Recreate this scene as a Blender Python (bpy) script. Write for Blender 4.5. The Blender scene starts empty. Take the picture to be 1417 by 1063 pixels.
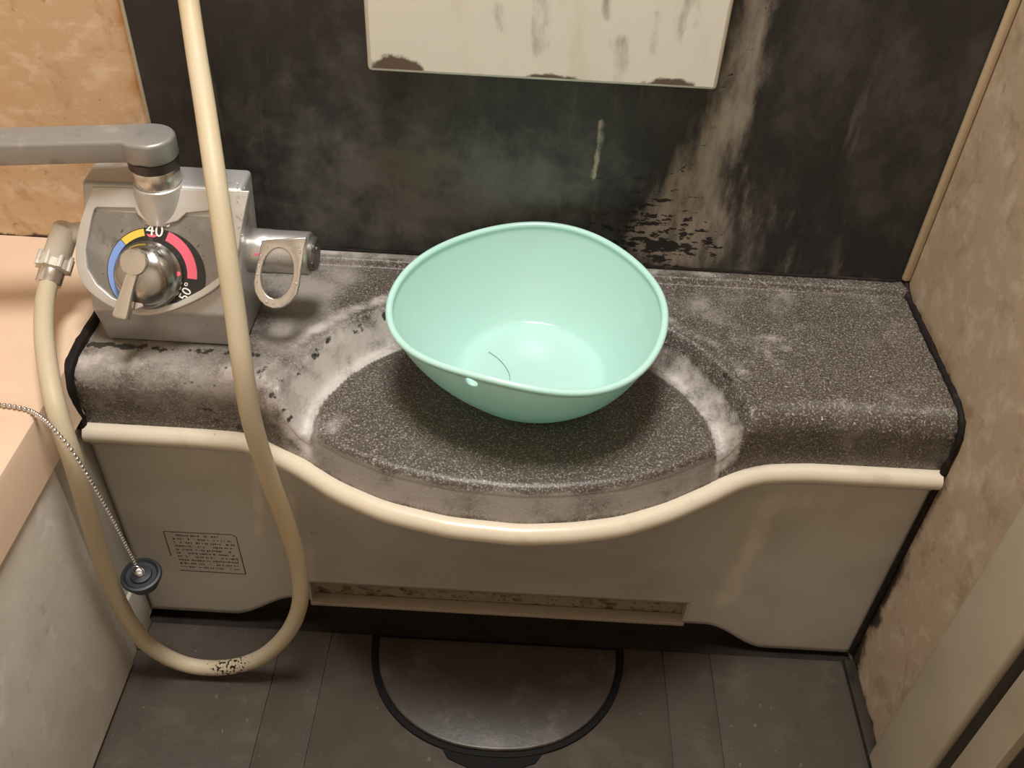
import bpy, bmesh, math, random
from mathutils import Vector, Matrix, noise as mnoise
random.seed(4)
S = bpy.context.scene
COL = S.collection
# ------------------------------------------------------------------ camera
F, PITCH, ROLL, YAW = 1290.565, 0.725497, 0.055976, -0.000912
CAM = Vector((0.247276, -0.872661, 0.987234))
fw = Vector((math.sin(YAW)*math.cos(PITCH), math.cos(YAW)*math.cos(PITCH), -math.sin(PITCH)))
r0 = fw.cross(Vector((0, 0, 1))).normalized(); u0 = r0.cross(fw)
RT = r0*math.cos(ROLL)+u0*math.sin(ROLL); UP = -r0*math.sin(ROLL)+u0*math.cos(ROLL)
cd = bpy.data.cameras.new('camera'); cam = bpy.data.objects.new('camera', cd); COL.objects.link(cam)
cd.sensor_width = 36; cd.lens = F*36/1417; cd.clip_start = .01
cam.matrix_world = Matrix(((RT.x, UP.x, -fw.x, CAM.x), (RT.y, UP.y, -fw.y, CAM.y), (RT.z, UP.z, -fw.z, CAM.z), (0, 0, 0, 1)))
S.camera = cam
# ------------------------------------------------------------------ world, lamps, exposure
w = bpy.data.worlds.new('world'); S.world = w; w.use_nodes = True
w.node_tree.nodes['Background'].inputs[0].default_value = (.9, .75, .6, 1)
w.node_tree.nodes['Background'].inputs[1].default_value = .05
ld = bpy.data.lights.new('ceiling_lamp_light', 'AREA'); ld.shape = 'DISK'; ld.size = .42; ld.energy = 29; ld.color = (1, .985, .955)
lo = bpy.data.objects.new('ceiling_lamp_light', ld); COL.objects.link(lo); lo.location = (.18, -.36, 2.0)
S.view_settings.view_transform = 'Standard'; S.view_settings.look = 'None'
S.view_settings.gamma = 1; S.view_settings.use_curve_mapping = False
S.view_settings.exposure = 0.0

# ------------------------------------------------------------------ helpers
def un(px, py, ax, val):
    d = fw+RT*((px-708.5)/F)-UP*((py-531.5)/F)
    i = 'xyz'.index(ax)
    return CAM+d*((val-CAM[i])/d[i])
def unp(px, py, o, n):
    d = fw+RT*((px-708.5)/F)-UP*((py-531.5)/F)
    return CAM+d*((Vector(o)-CAM).dot(n)/d.dot(n))
def ss(a, b, x):
    if a == b: return 0. if x < a else 1.
    t = min(1, max(0, (x-a)/(b-a))); return t*t*(3-2*t)
def interp(tab, x):
    if x <= tab[0][0]: return tab[0][1]
    for (a, fa), (b, fb) in zip(tab, tab[1:]):
        if x <= b: return fa+(fb-fa)*(x-a)/(b-a)
    return tab[-1][1]
def smooth_interp(tab, x, h=.008):
    return sum(interp(tab, x+h*k)*wt for k, wt in ((-2, 1), (-1, 2), (0, 3), (1, 2), (2, 1)))/9
def fbm(x, y, z=0, o=4): return mnoise.fractal(Vector((x, y, z)), 1, 2.1, o)   # about -1..1
def lin(c):
    if isinstance(c, str): c = tuple(int(c[i:i+2], 16)/255 for i in (0, 2, 4))
    return tuple(v/12.92 if v <= .04045 else ((v+.055)/1.055)**2.4 for v in c)+(1,)

def empty(name, loc, label=None, cat=None, kind=None):
    o = bpy.data.objects.new(name, None); COL.objects.link(o); o.location = loc; o.empty_display_size = .05
    if label: o['label'] = label
    if cat: o['category'] = cat
    if kind: o['kind'] = kind
    return o
def origin(o):
    v = Vector(o.location)
    return v if not o.parent else v     # children keep identity world matrix
def obj(name, me, mat=None, parent=None, smooth=True, label=None, kind=None):
    o = bpy.data.objects.new(name, me); COL.objects.link(o)
    if mat:
        me.materials.clear(); me.materials.append(mat)
    if smooth is not None:
        for p in me.polygons: p.use_smooth = smooth
    if parent:
        o.parent = parent
        if parent.type == 'EMPTY': o.matrix_parent_inverse = Matrix.Translation(-Vector(parent.location))
    if label: o['label'] = label
    if kind: o['kind'] = kind
    return o
def autosmooth(me, ang=35):
    bm = bmesh.new(); bm.from_mesh(me)
    for e in bm.edges:
        e.smooth = not (len(e.link_faces) == 2 and e.calc_face_angle(0) > math.radians(ang))
    for f in bm.faces: f.smooth = True
    bm.to_mesh(me); bm.free(); return me
def bm_mesh(bm, name='m', auto=True):
    bmesh.ops.recalc_face_normals(bm, faces=bm.faces)
    me = bpy.data.meshes.new(name); bm.to_mesh(me); bm.free()
    return autosmooth(me) if auto else me
def add_box(bm, x0, x1, y0, y1, z0, z1, bev=0, seg=2):
    t = bmesh.new(); bmesh.ops.create_cube(t, size=1)
    for v in t.verts: v.co = Vector(((x0+x1)/2+v.co.x*(x1-x0), (y0+y1)/2+v.co.y*(y1-y0), (z0+z1)/2+v.co.z*(z1-z0)))
    if bev: bmesh.ops.bevel(t, geom=t.edges[:], offset=bev, segments=seg, profile=.5, affect='EDGES')
    m = bpy.data.meshes.new('t'); t.to_mesh(m); t.free(); bm.from_mesh(m); bpy.data.meshes.remove(m)
def box(x0, x1, y0, y1, z0, z1, bev=0, seg=2):
    bm = bmesh.new(); add_box(bm, x0, x1, y0, y1, z0, z1, bev, seg); return bm_mesh(bm)
def grid(nu, nv, fn, attrs=()):
    """fn(u,v)->(co, {attr:value}); sheet mesh"""
    vs, fs, at = [], [], {a: [] for a in attrs}
    for j in range(nv+1):
        for i in range(nu+1):
            r = fn(i/nu, j/nv)
            co, d = (r if attrs else (r, {}))
            vs.append(tuple(co))
            for a in attrs: at[a].append(d.get(a, 0.))
    for j in range(nv):
        for i in range(nu):
            a = j*(nu+1)+i; fs.append((a, a+1, a+nu+2, a+nu+1))
    me = bpy.data.meshes.new('grid'); me.from_pydata(vs, [], fs)
    for a in attrs:
        l = me.attributes.new(a, 'FLOAT', 'POINT'); l.data.foreach_set('value', at[a])
    return me
def catmull(pts, sub, closed=False):
    n = len(pts); out = []
    rng = range(n if closed else n-1)
    for i in rng:
        if closed: p = [pts[(i+k-1) % n] for k in range(4)]
        else: p = [pts[max(0, i-1)], pts[i], pts[i+1], pts[min(n-1, i+2)]]
        for s in range(sub):
            t = s/sub
            out.append(.5*((2*p[1])+(p[2]-p[0])*t+(2*p[0]-5*p[1]+4*p[2]-p[3])*t*t+(3*p[1]-p[0]-3*p[2]+p[3])*t**3))
    if not closed: out.append(pts[-1].copy())
    return out
def add_tube(bm, pts, rad, seg=16, cap=True, closed=False, up=None):
    rads = rad if isinstance(rad, (list, tuple)) else [rad]*len(pts)
    n = len(pts); rings = []
    t0 = (pts[1]-pts[0]).normalized()
    a = t0.orthogonal().normalized()
    for i, p in enumerate(pts):
        if closed: t = (pts[(i+1) % n]-pts[i-1]).normalized()
        else: t = (pts[min(n-1, i+1)]-pts[max(0, i-1)]).normalized()
        a = (a-t*a.dot(t)).normalized(); b = t.cross(a)
        rings.append([bm.verts.new(p+(a*math.cos(2*math.pi*k/seg)+b*math.sin(2*math.pi*k/seg))*rads[i]) for k in range(seg)])
    for i in range(n if closed else n-1):
        A, B = rings[i], rings[(i+1) % n]
        for k in range(seg): bm.faces.new((A[k], A[(k+1) % seg], B[(k+1) % seg], B[k]))
    if cap and not closed:
        bm.faces.new(rings[0][::-1]); bm.faces.new(rings[-1])
def tube(pts, rad, seg=16, **k):
    bm = bmesh.new(); add_tube(bm, pts, rad, seg, **k); return bm_mesh(bm)
def frame(o, ez, ex=None):
    ez = Vector(ez).normalized()
    ex = Vector(ex) if ex is not None else (Vector((1, 0, 0)) if abs(ez.x) < .9 else Vector((0, 1, 0)))
    ex = (ex-ez*ex.dot(ez)).normalized(); ey = ez.cross(ex)
    return Matrix(((ex.x, ey.x, ez.x, o[0]), (ex.y, ey.y, ez.y, o[1]), (ex.z, ey.z, ez.z, o[2]), (0, 0, 0, 1)))
def lathe(prof, o, ez, seg=40, ex=None, bm=None):
    """prof: [(r, h)] revolved about axis ez through o"""
    own = bm is None
    if own: bm = bmesh.new()
    M = frame(o, ez, ex); rings = []
    for r, h in prof:
        if r < 1e-6: rings.append([bm.verts.new(M @ Vector((0, 0, h)))])
        else: rings.append([bm.verts.new(M @ Vector((r*math.cos(2*math.pi*k/seg), r*math.sin(2*math.pi*k/seg), h))) for k in range(seg)])
    for A, B in zip(rings, rings[1:]):
        for k in range(seg):
            k2 = (k+1) % seg
            if len(A) == 1 and len(B) == 1: continue
            if len(A) == 1: bm.faces.new((A[0], B[k2], B[k]))
            elif len(B) == 1: bm.faces.new((A[k], A[k2], B[0]))
            else: bm.faces.new((A[k], A[k2], B[k2], B[k]))
    if own: return bm_mesh(bm)
def ev_mesh(o):
    dg = bpy.context.evaluated_depsgraph_get(); dg.update()
    me = bpy.data.meshes.new_from_object(o.evaluated_get(dg)); return me
def plate(M, loops, depth, bevel=0, smooth=0):
    """closed 2-D loops (local coords of frame M; holes allowed) -> solid with front face at local z=0"""
    cu = bpy.data.curves.new('c', 'CURVE'); cu.dimensions = '2D'; cu.fill_mode = 'BOTH'
    cu.extrude = max(depth/2-bevel, 0.0001); cu.bevel_depth = bevel; cu.bevel_resolution = 3; cu.offset = -bevel
    for lp in loops:
        p = [Vector((a[0], a[1], 0)) for a in lp]
        if smooth: p = catmull(p, smooth, True)
        s = cu.splines.new('POLY'); s.points.add(len(p)-1)
        for q, c in zip(s.points, p): q.co = (c.x, c.y, 0, 1)
        s.use_cyclic_u = True
    o = bpy.data.objects.new('c', cu); COL.objects.link(o); me = ev_mesh(o)
    bpy.data.objects.remove(o); bpy.data.curves.remove(cu)
    me.transform(M @ Matrix.Translation((0, 0, -depth/2)))
    bm = bmesh.new(); bm.from_mesh(me); bmesh.ops.remove_doubles(bm, verts=bm.verts, dist=1e-6); bm.to_mesh(me); bm.free()
    return autosmooth(me, 40)
def text_mesh(M, body, size, depth=.0004):
    cu = bpy.data.curves.new('t', 'FONT'); cu.body = body; cu.size = size; cu.extrude = depth
    cu.align_x = 'CENTER'; cu.align_y = 'CENTER'; cu.resolution_u = 3
    o = bpy.data.objects.new('t', cu); COL.objects.link(o); me = ev_mesh(o)
    bpy.data.objects.remove(o); bpy.data.curves.remove(cu); me.transform(M); return me

# ------------------------------------------------------------------ materials
def M_(name, base, rough=.5, metal=0., layers=(), bump=None, coat=0., spec=.5, ao=None):
    m = bpy.data.materials.new(name); m.use_nodes = True
    nt = m.node_tree; N = nt.nodes; L = nt.links
    b = N['Principled BSDF']; b.inputs['Metallic'].default_value = metal
    b.inputs['Specular IOR Level'].default_value = spec
    if coat: b.inputs['Coat Weight'].default_value = coat; b.inputs['Coat Roughness'].default_value = .12
    tc = N.new('ShaderNodeTexCoord')
    def nz(scale, detail=5, stretch=(1, 1, 1), rgh=.6, dist=0., kind='noise'):
        mp = N.new('ShaderNodeMapping'); mp.inputs['Scale'].default_value = stretch
        L.new(tc.outputs['Object'], mp.inputs['Vector'])
        if kind == 'voronoi':
            t = N.new('ShaderNodeTexVoronoi'); t.inputs['Scale'].default_value = scale
            L.new(mp.outputs[0], t.inputs['Vector']); return t.outputs['Distance']
        t = N.new('ShaderNodeTexNoise'); t.inputs['Scale'].default_value = scale; t.inputs['Detail'].default_value = detail
        t.inputs['Roughness'].default_value = rgh; t.inputs['Distortion'].default_value = dist
        L.new(mp.outputs[0], t.inputs['Vector']); return t.outputs['Fac']
    def mr(sock, lo, hi, a=0., bb=1.):
        r = N.new('ShaderNodeMapRange'); r.interpolation_type = 'SMOOTHSTEP'
        r.inputs[1].default_value = lo; r.inputs[2].default_value = hi; r.inputs[3].default_value = a; r.inputs[4].default_value = bb
        L.new(sock, r.inputs[0]); return r.outputs[0]
    def math_(op, a, bb):
        n = N.new('ShaderNodeMath'); n.operation = op
        for i, s in enumerate((a, bb)):
            if hasattr(s, 'links'): L.new(s, n.inputs[i])
            else: n.inputs[i].default_value = s
        return n.outputs[0]
    rgb = N.new('ShaderNodeRGB'); rgb.outputs[0].default_value = lin(base); col = rgb.outputs[0]
    rv = N.new('ShaderNodeValue'); rv.outputs[0].default_value = rough; rg = rv.outputs[0]
    for l in layers:
        n = nz(l.get('scale', 20), l.get('detail', 5), l.get('stretch', (1, 1, 1)), l.get('rgh', .6), l.get('dist', 0), l.get('kind', 'noise'))
        if 'attr' in l:
            a = N.new('ShaderNodeAttribute'); a.attribute_name = l['attr']
            s = math_('ADD', a.outputs['Fac'], math_('MULTIPLY', math_('SUBTRACT', n, .5), l.get('k', 1.2)))
            f = mr(s, l.get('lo', .35), l.get('hi', .65))
        else: f = mr(n, l.get('lo', .5), l.get('hi', .6))
        f = math_('MULTIPLY', f, l.get('amt', 1.))
        mx = N.new('ShaderNodeMix'); mx.data_type = 'RGBA'
        L.new(f, mx.inputs[0]); L.new(col, mx.inputs[6]); mx.inputs[7].default_value = lin(l['col']); col = mx.outputs[2]
        if 'rough' in l:
            mf = N.new('ShaderNodeMix'); L.new(f, mf.inputs[0]); L.new(rg, mf.inputs[2]); mf.inputs[3].default_value = l['rough']; rg = mf.outputs[0]
        if 'metal' in l:
            mf = N.new('ShaderNodeMix'); L.new(f, mf.inputs[0]); mf.inputs[2].default_value = metal; mf.inputs[3].default_value = l['metal']; L.new(mf.outputs[0], b.inputs['Metallic'])
    L.new(col, b.inputs['Base Color']); L.new(rg, b.inputs['Roughness'])
    if bump:
        bn = N.new('ShaderNodeBump'); bn.inputs['Strength'].default_value = bump[1]; bn.inputs['Distance'].default_value = bump[2]
        L.new(nz(bump[0], 4), bn.inputs['Height']); L.new(bn.outputs[0], b.inputs['Normal'])
    return m
MT = {}
MT['beige'] = M_('beige_marble', 'c9a985', .45, layers=[
    dict(col='dcc3a4', scale=30, lo=.48, hi=.66, stretch=(1, 1, 1.5), detail=8, rgh=.68, dist=.4, amt=.8),
    dict(col='a98660', scale=22, lo=.52, hi=.68, detail=8, rgh=.68, dist=.5, amt=.6),
    dict(col='7d5b3c', scale=75, lo=.64, hi=.72, detail=6, amt=.6),
    dict(col='b3702a', attr='rust', scale=30, k=1.8, lo=.4, hi=1.1, detail=8, amt=.85),
    dict(col='5e3d22', attr='spot', scale=55, k=2.2, lo=.62, hi=.8, detail=4, amt=.85),
    dict(col='2a1a10', attr='grime', scale=60, k=1.4, lo=.45, hi=.75, amt=.95)])
MT['beige_r'] = M_('beige_marble_right', 'a9947b', .45, layers=[
    dict(col='c0af98', scale=34, lo=.48, hi=.66, detail=8, rgh=.7, dist=.3, amt=.7),
    dict(col='8b745a', scale=26, lo=.52, hi=.68, detail=8, rgh=.7, dist=.4, amt=.65),
    dict(col='6d543d', scale=70, lo=.63, hi=.73, detail=5, amt=.5),
    dict(col='7c5636', attr='rust', scale=35, k=1.8, lo=.4, hi=1.1, detail=8, amt=.6),
    dict(col='241710', attr='grime', scale=45, k=1.5, lo=.45, hi=.85, detail=8, amt=.95)])
MT['black'] = M_('black_panel', '232120', .45, layers=[
    dict(col='4d4a44', scale=7, lo=.45, hi=.7, detail=10, stretch=(1, 1, .6), rgh=.72, amt=.75),
    dict(col='67645e', attr='film', scale=20, k=2.0, lo=.35, hi=1.3, detail=10, rgh=.7, amt=.9, rough=.55),
    dict(col='544f48', scale=26, lo=.58, hi=.72, stretch=(2.6, 1, .3), detail=10, amt=.6),
    dict(col='a2978a', attr='scale', scale=22, k=2.2, lo=.3, hi=1.2, detail=10, rgh=.7, stretch=(1.5, 1, .5), amt=.9, rough=.6),
    dict(col='c3bcb0', attr='drip', scale=90, k=1.2, lo=.4, hi=.9, amt=.75, rough=.6),
    dict(col='0e0d0c', attr='flake', scale=150, k=2.4, lo=.70, hi=.78, stretch=(.55, 1, 1.4), detail=4, amt=.95, rough=.35),
    dict(col='100f0e', scale=11, lo=.56, hi=.74, stretch=(1.6, 1, .6), detail=10, rgh=.7, amt=.75)], bump=(90, .15, .002))
MT['counter'] = M_('stone_counter', '4c443d', .38, layers=[
    dict(col='77706a', scale=18, lo=.5, hi=.75, detail=10, rgh=.7, amt=.45),
    dict(col='a89f95', scale=520, detail=2, lo=.50, hi=.70, amt=.65),
    dict(col='d9d0c6', scale=360, detail=2, lo=.61, hi=.72, amt=.4),
    dict(col='1d1916', scale=420, detail=2, lo=.54, hi=.68, amt=.6),
    dict(col='978f88', attr='film', scale=25, k=2.2, lo=.3, hi=1.2, detail=10, rgh=.7, amt=.85, rough=.45),
    dict(col='c5bdb6', attr='deposit_glint', scale=40, k=1.9, lo=.3, hi=1.15, detail=10, rgh=.7, amt=.92, rough=.48),  # mineral scale, plus highlights painted on the front fillets
    dict(col='dcd3c8', attr='chip', scale=150, k=2.2, lo=.66, hi=.76, detail=3, amt=.9, rough=.6),
    dict(col='1b1714', attr='grime', scale=75, k=2.2, lo=.66, hi=.80, detail=6, amt=.92, rough=.5)], bump=(330, .35, .0015))
MT['seal'] = M_('dark_sealant', '17110e', .75, spec=.25, layers=[dict(col='33271e', scale=50, lo=.5, hi=.7)], bump=(120, .4, .003))
MT['panel'] = M_('apron_plastic', 'bab3a8', .38, layers=[
    dict(col='a39b8e', scale=7, lo=.45, hi=.7, amt=.6),
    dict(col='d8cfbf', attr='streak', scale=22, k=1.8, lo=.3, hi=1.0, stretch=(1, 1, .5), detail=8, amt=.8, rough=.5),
    dict(col='4a3c2c', attr='grime', scale=80, k=1.5, lo=.55, hi=.75, amt=.85)])
MT['rim'] = M_('rim_plastic', 'd3c7b2', .3, layers=[dict(col='b5a58c', scale=25, lo=.55, hi=.75, amt=.5), dict(col='5a452f', scale=130, lo=.72, hi=.78, amt=.5)])
MT['rail'] = M_('rail_plastic', '8c7d69', .5, layers=[dict(col='3a2a1c', scale=60, lo=.48, hi=.62, amt=.8, detail=8), dict(col='1c130d', scale=180, lo=.58, hi=.66, amt=.8)])
MT['raillip'] = M_('rail_lip', 'a19381', .45)
MT['ink'] = M_('label_ink', '4a3f30', .6)
MT['mint'] = M_('mint_plastic', 'b2d8ce', .24, layers=[dict(col='bce0d8', scale=18, lo=.55, hi=.8, amt=.5, detail=7)], coat=.15)
MT['mint'].node_tree.nodes['Principled BSDF'].inputs['Subsurface Weight'].default_value = .4
MT['mint'].node_tree.nodes['Principled BSDF'].inputs['Subsurface Radius'].default_value = (.6, 1., .9)
MT['mint'].node_tree.nodes['Principled BSDF'].inputs['Subsurface Scale'].default_value = .012
MT['hair'] = M_('hair', '66716a', .4)
MT['tub'] = M_('tub_peach', 'd9bda4', .3, layers=[dict(col='cdae93', scale=6, lo=.45, hi=.7, amt=.5)])
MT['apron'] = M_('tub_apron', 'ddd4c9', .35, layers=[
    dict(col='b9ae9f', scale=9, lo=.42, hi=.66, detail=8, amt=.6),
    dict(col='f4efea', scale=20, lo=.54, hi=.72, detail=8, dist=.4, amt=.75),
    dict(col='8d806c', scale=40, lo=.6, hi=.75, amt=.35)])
MT['floor'] = M_('floor_resin', '484038', .42, layers=[
    dict(col='5c5349', scale=18, lo=.48, hi=.7, detail=8, amt=.6),
    dict(col='3a332b', scale=30, lo=.58, hi=.72, amt=.6),
    dict(col='877d70', scale=120, lo=.64, hi=.72, stretch=(1, .6, 1), amt=.5)], bump=(160, .25, .0015))
MT['floordark'] = M_('floor_channel', '2a231c', .5, layers=[dict(col='15110d', scale=30, lo=.5, hi=.7)])
MT['elbow'] = M_('elbow_plastic', 'd0c8ba', .4)
MT['floorbed'] = M_('floor_groove', '3b342d', .5)
MT['curb'] = M_('floor_curb', '2e2720', .5, layers=[dict(col='1b1511', scale=30, lo=.48, hi=.65)])
MT['lid'] = M_('drain_lid', '3c352e', .36, layers=[dict(col='5f584f', scale=30, lo=.5, hi=.72, detail=8, amt=.6), dict(col='2a241d', scale=25, lo=.55, hi=.75, amt=.6)], bump=(140, .2, .001))
MT['rubber'] = M_('black_rubber', '0b0908', .7, spec=.2)
MT['plugrub'] = M_('plug_rubber', '20262b', .45)
MT['body'] = M_('satin_metal', 'b4b3b1', .38, .5, layers=[
    dict(col='c9c7c2', scale=30, lo=.5, hi=.75, detail=7, amt=.6, rough=.45),
    dict(col='6f6b66', scale=45, lo=.58, hi=.75, detail=7, amt=.5),
    dict(col='4a453f', scale=110, lo=.68, hi=.74, amt=.6, rough=.6)], bump=(90, .08, .001))
MT['frame'] = M_('matt_silver', 'c6c2bc', .4, .45, layers=[dict(col='a9a5a0', scale=40, lo=.5, hi=.75, amt=.5)])
MT['face'] = M_('dial_face_metal', '8a8782', .38, .6, layers=[
    dict(col='a9a6a2', scale=22, lo=.48, hi=.7, detail=7, amt=.7),
    dict(col='3e3b38', scale=30, lo=.55, hi=.7, detail=8, stretch=(1, 1, 1), amt=.7),
    dict(col='26221f', scale=140, lo=.63, hi=.7, amt=.7)])
MT['dialblack'] = M_('dial_black', '262321', .45, layers=[dict(col='57524c', scale=140, lo=.6, hi=.7, amt=.7)])
MT['chrome'] = M_('chrome', 'd3d4d6', .16, 1., layers=[dict(col='9c968e', scale=50, lo=.58, hi=.75, amt=.5, rough=.35)])
MT['satin'] = M_('satin_chrome', 'bdbab6', .3, .7, layers=[dict(col='8d8984', scale=45, lo=.52, hi=.72, amt=.5)])
MT['endcap'] = M_('end_cap_metal', '6f6b66', .35, .6)
MT['knob'] = M_('knob_chrome', 'a9a6a2', .2, 1., layers=[dict(col='77726c', scale=60, lo=.55, hi=.75, amt=.6, rough=.4)])
MT['chromewarm'] = M_('chrome_worn', 'd3cec8', .24, .9, layers=[dict(col='a89a88', scale=60, lo=.55, hi=.75, amt=.5, rough=.4)])
MT['spout'] = M_('spout_metal', '94928e', .42, .45, layers=[dict(col='b5b1aa', scale=35, lo=.55, hi=.75, amt=.5), dict(col='6b6359', scale=25, lo=.55, hi=.75, amt=.5)])
MT['spoutdark'] = M_('spout_ring', '4a443e', .4, .6)
MT['blue'] = M_('dial_blue', '7d9bd6', .5); MT['yellow'] = M_('dial_yellow', 'e6c54d', .5); MT['red'] = M_('dial_red', 'e5667a', .5)
MT['white'] = M_('dial_white', 'f0ece4', .5)
MT['hose'] = M_('hose_plastic', 'bcae94', .48, layers=[dict(col='bfa67a', scale=5, lo=.45, hi=.7, amt=.6), dict(col='0c0a08', attr='mould', scale=330, k=1.5, lo=.62, hi=.68, detail=1, amt=1)], spec=.35)
MT['nut'] = M_('nut_plastic', 'cac3b6', .5, layers=[dict(col='9b8b70', scale=80, lo=.5, hi=.7, amt=.6)])
MT['cabinet'] = M_('white_enamel', 'd9d5ca', .35, layers=[
    dict(col='c2bba8', scale=20, lo=.5, hi=.75, stretch=(1.5, 1, .35), amt=.5),
    dict(col='77705f', attr='streak', scale=34, k=3.0, lo=.55, hi=1.5, stretch=(1.6, 1, .5), detail=8, amt=.85),
    dict(col='4e3a2c', attr='rust', scale=55, k=1.3, lo=.38, hi=.66, detail=9, amt=.95, rough=.7)])
MT['doorframe'] = M_('door_frame_paint', 'bdb29c', .4, layers=[dict(col='a89c85', scale=9, lo=.45, hi=.7, amt=.5)])
MT['strip'] = M_('corner_strip', 'bfa98a', .4)
MT['water'] = M_('water_drop', 'ffffff', .02, spec=.6)
MT['water'].node_tree.nodes['Principled BSDF'].inputs['Transmission Weight'].default_value = .9
MT['water'].node_tree.nodes['Principled BSDF'].inputs['IOR'].default_value = 1.33
MT['ceil'] = M_('ceiling_paint', 'e6dccb', .6)

# ------------------------------------------------------------------ dimensions
W = .68; H = .394; XL = -.175
FRONT = [(-.176, -.2235), (-.06, -.2235), (-.0137, -.2250), (.002, -.2310), (.0506, -.2578), (.0887, -.2835), (.1352, -.3048), (.1953, -.3190), (.2615, -.3231),
         (.31, -.3175), (.3544, -.3070), (.3989, -.2868), (.446, -.2576), (.4708, -.2400), (.4996, -.2285), (.5447, -.2235), (.68, -.2230)]
def yf(x): return smooth_interp(FRONT, x, .007)
XR, YB = .68, 0.
# ------------------------------------------------------------------ room shell
def gauss(px, py, x, y, sx, sy, rot=0):
    dx, dy = x-px, y-py
    if rot: c, s = math.cos(rot), math.sin(rot); dx, dy = dx*c+dy*s, -dx*s+dy*c
    return math.exp(-(dx/sx)**2-(dy/sy)**2)
def seg_d(p, a, b):
    ax, ay = a; bx, by = b; t = ((p[0]-ax)*(bx-ax)+(p[1]-ay)*(by-ay))/((bx-ax)**2+(by-ay)**2)
    t = min(1, max(0, t)); return math.hypot(p[0]-ax-t*(bx-ax), p[1]-ay-t*(by-ay)), t
X0 = -.1348
wb = empty('wall_back', (0, 0, 0), kind='structure')
def fn(u, v):
    x = -1.0+u*(X0+1.0); z = .0+v*2.1
    d = X0-x
    rust = max(.75*math.exp(-d/.02), .55*gauss(-.32, .68, x, z, .05, .05))
    gr = .75*math.exp(-abs(z-H)/.004)+.35*math.exp(-d/.004)
    return (x, 0, z), {'rust': rust, 'grime': gr, 'spot': .55*gauss(-.36, .72, x, z, .12, .06)+.2}
obj('beige_panel', grid(90, 160, fn, ('rust', 'grime', 'spot')), MT['beige'], wb, label='beige marbled wall panel')
# where the mineral streak, the drip and the haze lie on the black panel (wall x, z)
A_ = [(un(*p, 'y', 0).x, un(*p, 'y', 0).z) for p in ((1062, -40), (1040, 40), (1020, 120), (985, 200), (955, 270), (925, 330))]
DR = [(un(*p, 'y', 0).x, un(*p, 'y', 0).z) for p in ((833, 165), (829, 205), (820, 246))]
HZ = un(690, 240, 'y', 0); HZ2 = un(1000, 330, 'y', 0); FK = un(870, 260, 'y', 0); FK2 = un(900, 340, 'y', 0)
def fn(u, v):
    x = X0+u*(W-X0); z = .36+v*1.7*v if v > .6 else .36+v*1.02
    ds = 9; 
    for i in range(len(A_)-1):
        d, t = seg_d((x, z), A_[i], A_[i+1]); wd = .018+.014*(i+t)/len(A_)*2
        ds = min(ds, d/wd)
    dd = min(seg_d((x, z), DR[i], DR[i+1])[0] for i in range(2))
    sc = .95*math.exp(-ds*ds)+.45*gauss(HZ2.x, HZ2.z, x, z, .10, .07)
    film = 1.0*gauss(HZ.x, HZ.z-.02, x, z, .17, .10)+.45*gauss(HZ.x-.2, HZ.z-.04, x, z, .14, .10)+.35*gauss(.02, .7, x, z, .12, .2)
    fl = .58*gauss(FK.x, FK.z, x, z, .05, .045)+.58*gauss(FK2.x, FK2.z, x, z, .14, .035)+.35*max(0, 1-ds/1.6)
    lowd = .35*math.exp(-(z-H)/.02)*ss(.4, .5, x)
    return (x, -.003, z), {'scale': min(1, sc+lowd), 'film': film, 'drip': math.exp(-(dd/.0035)**2), 'flake': fl}
bp = obj('black_panel', grid(190, 150, fn, ('scale', 'film', 'drip', 'flake')), MT['black'], wb, label='black accent wall panel with pale mineral streaks')
obj('panel_joint', box(X0-.0025, X0+.001, -.0045, -.001, H, 2.05, .0008), MT['doorframe'], wb, label='thin pale joint strip')
wr = empty('wall_right', (0, 0, 0), kind='structure')
def fn(u, v):
    y = -1.4*u; z = 2.1*v
    g = .75*math.exp(-abs(y+.226)/.010)*ss(.36, .30, z)+.8*math.exp(-(z)/.014)+.5*math.exp(-((z-.1)/.09)**2-((y+.235)/.02)**2)
    d, _ = seg_d((y, z), (-.01, H), (-.225, H)); g += .85*math.exp(-d/.006)
    g += .4*gauss(-.13, .44, y, z, .012, .02)
    return (W, y, z), {'grime': g, 'rust': .7*math.exp(-((d+0)/.02)**2)+.5*math.exp(-abs(y+.23)/.03)*ss(.4, .3, z)+.5*gauss(-.14, .45, y, z, .02, .04)}
obj('marble_panel', grid(170, 200, fn, ('grime', 'rust')), MT['beige_r'], wr)
fl = empty('floor', (0, 0, 0), kind='structure')
obj('channel_bed', box(-.60, W, -.2335, -.16, -.03, -.008), MT['floordark'], fl)
obj('floor_bed', box(-.60, W, -1.4, -.2337, -.03, -.0022), MT['floorbed'], fl)
for x0, x1 in ((-.56, -.0126), (-.0114, .0452), (.0464, .4464), (.4476, .5034), (.5046, .6640)):
    obj('floor_tile', box(x0, x1, -1.35, -.2325, -.012, 0, .0012), MT['floor'], fl)
obj('kerb_strip', box(.6665, .6795, -1.35, -.2325, -.012, .006, .0015), MT['curb'], fl)
obj('riser', box(XL-.05, W-.001, -.2, -.19, -.02, .12), MT['floordark'], fl)
for nm, mb in (('wall_left', box(-1.02, -1.0, -1.4, 0, 0, 2.1)), ('wall_front', box(-1.0, W, -1.42, -1.4, 0, 2.1)), ('ceiling', box(-1.0, W, -1.4, 0, 2.1, 2.12))):
    obj(nm, mb, MT['ceil'], None, False, kind='structure')
obj('trim_1', box(.6705, .6795, -.011, -.0035, H+.012, 2.09, .003), MT['strip'], None, kind='structure')
dr = empty('door_1', (W, -.42, 0), kind='structure')
obj('door_frame', box(.662, .6795, -.437, -.357, .012, 2.0, .006, 3), MT['doorframe'], dr)
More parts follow.
